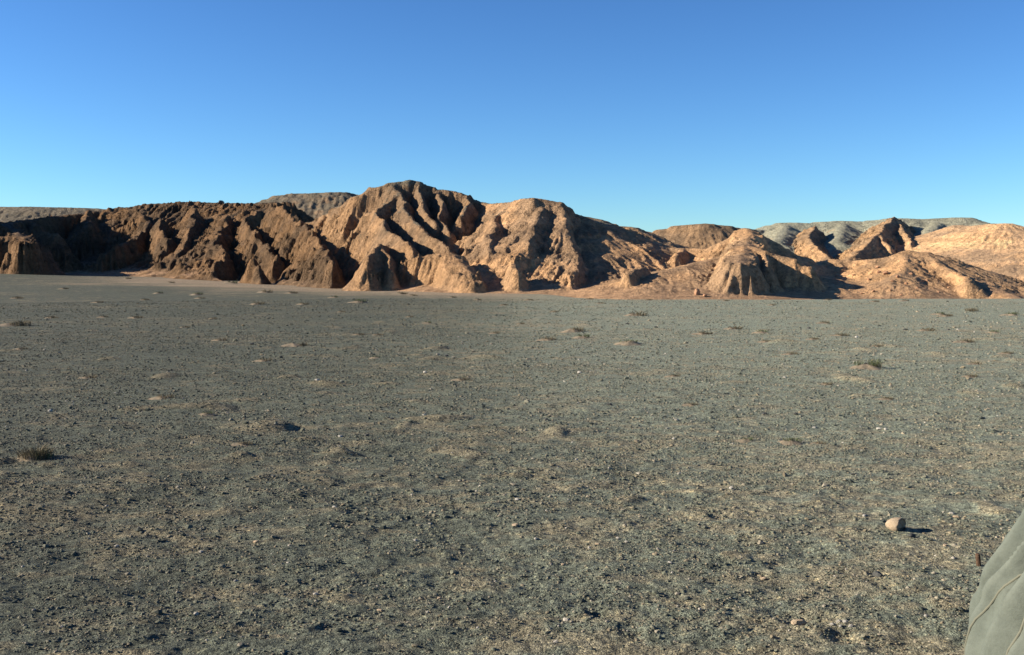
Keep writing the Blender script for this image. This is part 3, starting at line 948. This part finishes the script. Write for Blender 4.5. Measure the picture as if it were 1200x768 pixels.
# ------------------------------------------------------------------ desert plants
def blades_mesh(name, seed, n, rad, height, lean, width, mat, leafy=0.0):
    r = random.Random(seed)
    vs, fs = [], []
    for _ in range(n):
        a, q = r.uniform(0, 6.283), rad * math.sqrt(r.random())
        bx, by = math.cos(a) * q, math.sin(a) * q * 0.9
        h = height * r.uniform(0.45, 1.0) * (1 - 0.45 * q / rad)
        a2 = a + r.uniform(-0.7, 0.7)
        ln = lean * r.uniform(0.2, 1.2) * h
        tx, ty = bx + math.cos(a2) * ln, by + math.sin(a2) * ln
        wx, wy = -math.sin(a2 + r.uniform(-.8, .8)) * width, math.cos(a2) * width
        mx, my, mz = bx * .55 + tx * .45, by * .55 + ty * .45, h * 0.62
        i = len(vs)
        vs += [(bx - wx, by - wy, -0.02), (bx + wx, by + wy, -0.02), (mx + wx * .8, my + wy * .8, mz), (mx - wx * .8, my - wy * .8, mz), (tx, ty, h)]
        fs += [(i, i + 1, i + 2, i + 3), (i + 3, i + 2, i + 4)]
        if leafy:
            for _l in range(int(leafy)):
                t = r.uniform(0.25, 1.0)
                cx, cy, cz = bx + (tx - bx) * t, by + (ty - by) * t, h * t
                d = Vector((r.gauss(0, 1), r.gauss(0, 1), r.gauss(0.4, 1))).normalized() * width * 3.2
                e = d.cross(Vector((r.gauss(0, 1), r.gauss(0, 1), r.gauss(0, 1))).normalized()) * 0.55
                j = len(vs)
                vs += [(cx - e.x, cy - e.y, cz - e.z), (cx + d.x * .5 - e.x * 1.2, cy + d.y * .5 - e.y * 1.2, cz + d.z * .5), (cx + d.x, cy + d.y, cz + d.z), (cx + d.x * .5 + e.x * 1.2, cy + d.y * .5 + e.y * 1.2, cz + d.z * .5)]
                fs += [(j, j + 1, j + 2, j + 3)]
    me = bpy.data.meshes.new(name)
    me.from_pydata(vs, [], fs)
    me.materials.append(mat)
    return me


def mound_mesh(name, seed, rx, ry, h):
    nr_, na = 9, 36
    vs, fs = [(0, 0, h)], []
    for i in range(1, nr_ + 1):
        q_ = i / nr_
        for k in range(na):
            a = 2 * math.pi * k / na
            w = 1 + 0.28 * float(perlin(math.cos(a) * 1.3, math.sin(a) * 1.3, seed))
            x_, y_ = math.cos(a) * rx * q_ * w, math.sin(a) * ry * q_ * w
            zz = h * (math.cos(q_ * math.pi) * 0.5 + 0.5) - 0.035 * q_ ** 3
            zz += h * 0.28 * float(perlin(x_ / rx * 3.1, y_ / ry * 3.1, seed + 3)) * (1 - q_)
            vs.append((x_, y_, zz))
    for k in range(na):
        fs.append((0, 1 + k, 1 + (k + 1) % na))
    for i in range(nr_ - 1):
        for k in range(na):
            a0, b0 = 1 + i * na + k, 1 + i * na + (k + 1) % na
            fs.append((a0, a0 + na, b0 + na, b0))
    me = bpy.data.meshes.new(name)
    me.from_pydata(vs, [], fs)
    me.polygons.foreach_set("use_smooth", [True] * len(me.polygons))
    me.materials.append(MAT_SAND)
    return me


def plant(name, parts):
    """an Empty at the base with its parts: (part name, mesh, offset)"""
    e = bpy.data.objects.new(name, None)
    e.empty_display_size = 0.1
    link(e)
    for pn, me, off in parts:
        o = link(bpy.data.objects.new(pn, me), e)
        o.location = off
    return e


def copy_plant(src):
    e = src.copy()
    link(e)
    for ch in src.children:
        c = ch.copy()
        link(c, e)
    return e


def put(e, px, py, wpx, base_w, rz, label, group=None, category="plant"):
    x, y, z = px_on_ground(px, py)
    k = (wpx / F_PX * math.hypot(x, y)) / base_w
    e.location = (x, y, z)
    e.scale = (k, k, k)
    e.rotation_euler = (0, 0, rz)
    return tag(e, label, category, group)


# individual plants
m_big = mound_mesh("sand_mound", 5, 0.42, 0.5, 0.075)
p = plant("saltbush", [("sand_mound", m_big, (0, 0, 0)),
                       ("foliage", blades_mesh("foliage", 1, 90, 0.13, 0.24, 0.7, 0.004, MAT_GREEN, 4), (0.20, 0, 0.04)),
                       ("foliage", blades_mesh("foliage", 2, 40, 0.10, 0.17, 0.7, 0.004, MAT_GREEN, 4), (-0.12, 0.08, 0.06)),
                       ("twigs", blades_mesh("twigs", 3, 60, 0.14, 0.14, 0.9, 0.003, MAT_DRY), (0.24, -0.05, 0.02))])
put(p, 1014, 432, 44, 0.84, 0.0, "green leafy saltbush on a bare tan sand mound, fullest plant on the plain")
p = plant("thorn_bush", [("sand_mound", mound_mesh("sand_mound", 71, 0.24, 0.28, 0.03), (-0.06, 0, 0)),
                         ("twigs", blades_mesh("twigs", 11, 320, 0.2, 0.22, 0.9, 0.0032, MAT_DRY, 3), (0.04, 0, 0.01)),
                         ("foliage", blades_mesh("foliage", 12, 60, 0.12, 0.16, 0.8, 0.004, MAT_GREEN, 3), (0.14, -0.02, 0.01))])
put(p, 38, 536, 42, 0.5, 0.0, "dry brown twiggy bush with a long dark shadow, standing alone on gravel")
p = plant("tussock", [("sand_mound", mound_mesh("sand_mound", 9, 0.5, 0.55, 0.06), (-0.22, 0, 0)),
                      ("foliage", blades_mesh("foliage", 14, 140, 0.26, 0.2, 0.5, 0.006, MAT_DRY, 2), (0.12, 0, 0.01))])
put(p, 19, 382, 44, 1.0, 0.0, "broad dark tussock with a pale sand drift on one side")
p = plant("tussock", [("sand_mound", mound_mesh("sand_mound", 17, 0.5, 0.5, 0.10), (0, 0, 0)),
                      ("foliage", blades_mesh("foliage", 15, 60, 0.3, 0.1, 0.7, 0.005, MAT_GREEN, 3), (0.0, 0, 0.07))])
put(p, 737, 404, 44, 1.0, 0.3, "long low sand mound capped with sparse grey-green shoots")
p = plant("tussock", [("sand_mound", mound_mesh("sand_mound", 19, 0.5, 0.5, 0.10), (-0.05, 0, 0)),
                      ("foliage", blades_mesh("foliage", 16, 110, 0.22, 0.22, 0.6, 0.006, MAT_DRY, 2), (0.16, 0, 0.03))])
put(p, 672, 389, 36, 1.0, -0.1, "tall-domed sand mound with dark dry tussock on its crest")
p = plant("tussock", [("sand_mound", mound_mesh("sand_mound", 23, 0.55, 0.5, 0.09), (-0.15, 0, 0)),
                      ("foliage", blades_mesh("foliage", 18, 90, 0.2, 0.18, 0.6, 0.006, MAT_DRY, 2), (0.22, 0, 0.01))])
put(p, 348, 405, 38, 1.1, 0.1, "tan sand hummock trailing from a small brown tussock")
p = plant("tussock", [("foliage", blades_mesh("foliage", 28, 160, 0.34, 0.3, 0.6, 0.007, MAT_DRY, 2), (0, 0, 0))])
put(p, 1139, 365, 16, 0.8, 0.0, "dark round tussock near the gravel edge below the low ridge")

# look-alikes
dry_src = [plant("dry_tuft", [("foliage", blades_mesh("foliage", 40 + k, 110, 0.25, 0.19, 0.7, 0.006, MAT_DRY, 2), (0.05, 0, 0)),
                              ("sand_mound", mound_mesh("sand_mound", 43 + k, 0.42, 0.45, 0.055), (-0.10, 0, 0))]) for k in range(3)]
DRY = [(312, 343, 15), (342, 344, 12), (302, 357, 14), (356, 357, 12), (470, 345, 13), (484, 347, 10), (310, 423, 18), (420, 393, 12), (443, 393, 12), (580, 391, 12),
       (542, 445, 17), (61, 373, 12), (121, 372, 11), (160, 373, 13), (217, 384, 10), (259, 399, 15), (25, 409, 12), (104, 444, 16), (193, 467, 22), (285, 522, 18),
       (746, 370, 22), (642, 399, 20), (825, 392, 18), (860, 386, 18), (965, 379, 14), (985, 394, 16), (953, 398, 12), (898, 401, 14), (810, 475, 14), (790, 442, 14),
       (960, 520, 16), (1130, 401, 18), (1086, 388, 16), (1179, 415, 14), (1142, 427, 14), (1137, 442, 14), (1039, 469, 14), (1028, 406, 14), (927, 415, 14), (969, 450, 12),
       (530, 349, 9), (560, 352, 8), (620, 352, 9), (690, 351, 9), (705, 356, 9), (650, 366, 10), (590, 358, 9), (760, 352, 8), (790, 350, 8), (850, 353, 8), (1025, 354, 9),
       (1060, 353, 10), (970, 352, 8), (1108, 371, 14), (905, 358, 9), (115, 355, 10), (170, 352, 10), (235, 350, 10), (75, 345, 9), (20, 350, 12), (200, 340, 9), (150, 337, 8),
       (400, 366, 9), (480, 372, 9), (250, 374, 9), (610, 380, 9)]


def tuft_words(px, py, w):
    if py < 360 and px < 500:
        return "small dark tuft on the tan wash below the shadowed cliffs", "tufts on the tan wash"
    if py < 362:
        return "tiny dark tuft by the gravel edge below the orange hills", "tufts along the gravel edge"
    if w >= 17:
        return "wide dark dry tuft with its own shadow out on the open gravel", "wide dry tufts on open gravel"
    return "small dark dry tuft dotted on the open gravel plain", "small dry tufts on open gravel"


for k, (px, py, w) in enumerate(DRY):
    e = dry_src[k] if k < 3 else copy_plant(dry_src[k % 3])
    put(e, px, py, w * 1.25, 0.66, (k * 0.37) % 0.9 - 0.45, *tuft_words(px, py, w))
grn_src = [plant("green_tuft", [("sand_mound", mound_mesh("sand_mound", 60 + k, 0.45, 0.5, 0.07), (0, 0, 0)),
                                ("foliage", blades_mesh("foliage", 63 + k, 70, 0.24, 0.16, 0.7, 0.006, MAT_GREEN, 3), (0.08, 0, 0.04))]) for k in range(3)]
GRN = [(420, 355, 26), (241, 487, 20), (681, 396, 26), (892, 390, 22), (1184, 370, 22), (874, 516, 22), (926, 519, 34), (230, 346, 18), (270, 338, 20), (250, 335, 16),
       (185, 345, 14), (390, 349, 14), (1165, 390, 18), (1100, 369, 18), (500, 379, 14), (440, 420, 16)]
for k, (px, py, w) in enumerate(GRN):
    e = grn_src[k] if k < 3 else copy_plant(grn_src[k % 3])
    put(e, px, py, w * 1.2, 0.9, (k * 0.53) % 0.8 - 0.4, "low tan sand hump sprouting short green shoots", "small green tufts on sand humps")


# ------------------------------------------------------------------ tent
def build_tent():
    ex, ey = 3.61, 3.85                       # middle of the floor
    ground_z = float(ground_at(1.4, 3.7)[0])
    root = bpy.data.objects.new("tent", None)
    root.location = (ex, ey, ground_z)
    link(root)
    A, B = 1.86, 1.15                         # half length, half width of the floor
    EAVE, TOP = 0.43, 1.40
    RX = 1.42                                 # half length of the ridge

    def outline(ph, off):
        c, s_ = math.cos(ph), math.sin(ph)
        n = 2.6
        k = (abs(c) ** n + abs(s_) ** n) ** (-1 / n)
        return Vector(((A - off) * c * k, (B - off) * s_ * k, 0))

    def surf(ph, t):
        """t: 0 at the hem, 1 on the ridge"""
        if t < 0.25:
            f = t / 0.25
            p_ = outline(ph, 0.05 * f)
            p_.z = EAVE * f
        else:
            f = (t - 0.25) / 0.75
            e_ = outline(ph, 0.05)
            top = Vector((max(-RX, min(RX, e_.x * 0.9)), 0, TOP))
            p_ = Vector((e_.x, e_.y, EAVE)).lerp(top, f)
            p_.z -= 0.025 * math.sin(f * math.pi)             # slack
        nrm = Vector((math.cos(ph), math.sin(ph), 0.5)).normalized()
        deg = math.degrees(ph)
        # pleats that run down from the ridge and fan out over the wall
        w = 0.0
        for c0, wd, am in ((140, 4, 0.03), (147, 2.2, -0.03), (152, 2.0, 0.035), (158, 1.6, -0.05), (162, 2.0, 0.05), (167, 2.6, -0.035), (172, 1.6, 0.05), (175.5, 1.5, -0.055), (180, 2.6, 0.04),
                           (186, 2.0, -0.045), (191, 2.2, 0.04), (198, 3, -0.04), (206, 3, 0.04), (216, 4, -0.03), (230, 5, 0.03), (245, 5, -0.03),
                           (265, 6, 0.02), (280, 7, -0.02), (300, 8, 0.02), (320, 8, -0.02), (110, 8, -0.02), (80, 8, 0.02), (45, 8, -0.02)):
            c1 = c0 + 26.0 * (t - 0.5) + 1.6 * math.sin(t * 9 + c0)
            w += am * math.exp(-((deg - c1) / wd) ** 2)
        w *= 0.35 + 0.9 * math.sin(min(1.0, t * 1.15) * math.pi) ** 0.6 if 0 < t < 0.87 else 0.35
        w += 0.010 * float(perlin(deg / 9.0 + t * 3, t * 6.0, 31)) + 0.005 * float(perlin(deg / 3.0 + t * 7, t * 14.0, 32))
        # round the eave a little
        w -= 0.022 * math.exp(-((t - 0.25) / 0.03) ** 2)
        return p_ + nrm * w

    na, nt2 = 300, 54
    vs, fs = [], []
    angs = []
    for k in range(na):                      # finer round the end that faces the plain
        f = k / na
        angs.append(2 * math.pi * f - 0.55 * math.sin(2 * math.pi * f) * -1)
    for i in range(nt2 + 1):
        for a in angs:
            vs.append(surf(a % (2 * math.pi), i / nt2))
    for i in range(nt2):
        for k in range(na):
            fs.append((i * na + k, i * na + (k + 1) % na, (i + 1) * na + (k + 1) % na, (i + 1) * na + k))
    me = bpy.data.meshes.new("canopy")
    me.from_pydata([tuple(v) for v in vs], [], fs)
    me.polygons.foreach_set("use_smooth", [True] * len(me.polygons))
    me.materials.append(canvas_material())
    canopy = link(bpy.data.objects.new("canopy", me), root)
    m_seam, nts, bs = new_mat("tent_webbing", 0.8)
    bs.inputs["Base Color"].default_value = (0.11, 0.112, 0.085, 1)
    m_dk, ntd, bd = new_mat("tent_strap", 0.7)
    bd.inputs["Base Color"].default_value = (0.03, 0.03, 0.026, 1)

    def strip(name, pts_, wid, lift, mat, parent):
        vs2, fs2 = [], []
        n = len(pts_)
        for i, p_ in enumerate(pts_):
            d = (pts_[min(i + 1, n - 1)] - pts_[max(i - 1, 0)]).normalized()
            out = Vector((p_.x, p_.y, 0.35)).normalized()
            sd = d.cross(out).normalized()
            up = sd.cross(d).normalized()
            if up.dot(out) < 0:
                up = -up
            vs2 += [p_ - sd * wid - up * lift, p_ - sd * wid * 0.8 + up * lift, p_ + sd * wid * 0.8 + up * lift, p_ + sd * wid - up * lift]
        for i in range(n - 1):
            for j in range(3):
                fs2.append((4 * i + j, 4 * i + j + 1, 4 * i + 5 + j, 4 * i + 4 + j))
        m_ = bpy.data.meshes.new(name)
        m_.from_pydata([tuple(v) for v in vs2], [], fs2)
        m_.polygons.foreach_set("use_smooth", [True] * len(m_.polygons))
        m_.materials.append(mat)
        return link(bpy.data.objects.new(name, m_), parent)
    for dg in (173, 188, 206, 262, 318, 40, 90):
        strip("seam", [surf(math.radians(dg + 26.0 * (i / 40 - 0.5) + 1.6 * math.sin(i / 40 * 9 + dg)), i / 40) for i in range(0, 41)], 0.0045, 0.0025, m_seam, canopy)
    strip("hem", [surf(2 * math.pi * i / 160 % (2 * math.pi), 0.006) for i in range(161)], 0.012, 0.004, m_seam, canopy)
    loop = [surf(math.radians(178), 0.44) + Vector((-0.012, -0.02, 0)) + Vector((0.008 * math.sin(i * 0.9), -0.004, -0.085 * i / 8)) for i in range(9)]
    loop += [loop[-1] + Vector((-0.02, -0.002, 0.012)), loop[-1] + Vector((-0.032, 0, 0.026))]
    strip("toggle_loop", loop, 0.006, 0.003, m_dk, root)
    tag(root, "grey-green canvas tent corner with creased fabric and pale seams", "tent")


build_tent()
x, y, z = px_on_ground(1147, 664)
bm = bmesh.new()
ring_prev = None
for i, (h, r) in enumerate(((-0.05, .012), (0.0, .013), (0.03, .0125), (0.055, .014), (0.068, .012), (0.072, .004))):
    ring = [bm.verts.new((math.cos(k * math.pi / 4) * r * (1 + .15 * math.sin(k * 2.1)) - 0.12 * h, math.sin(k * math.pi / 4) * r, h)) for k in range(8)]
    if ring_prev:
        for k in range(8):
            bm.faces.new((ring_prev[k], ring_prev[(k + 1) % 8], ring[(k + 1) % 8], ring[k]))
    ring_prev = ring
bm.faces.new(ring_prev)
me = bpy.data.meshes.new("stake")
bm.to_mesh(me)
bm.free()
me.materials.append(rock_material("old_wood", (0.05, 0.03, 0.02), (0.11, 0.07, 0.045), 30))
place_mesh("stake", me, (x, y, z), 1.0, 0.0, "short dark wooden stake driven into the sand beside the tent", "stake")
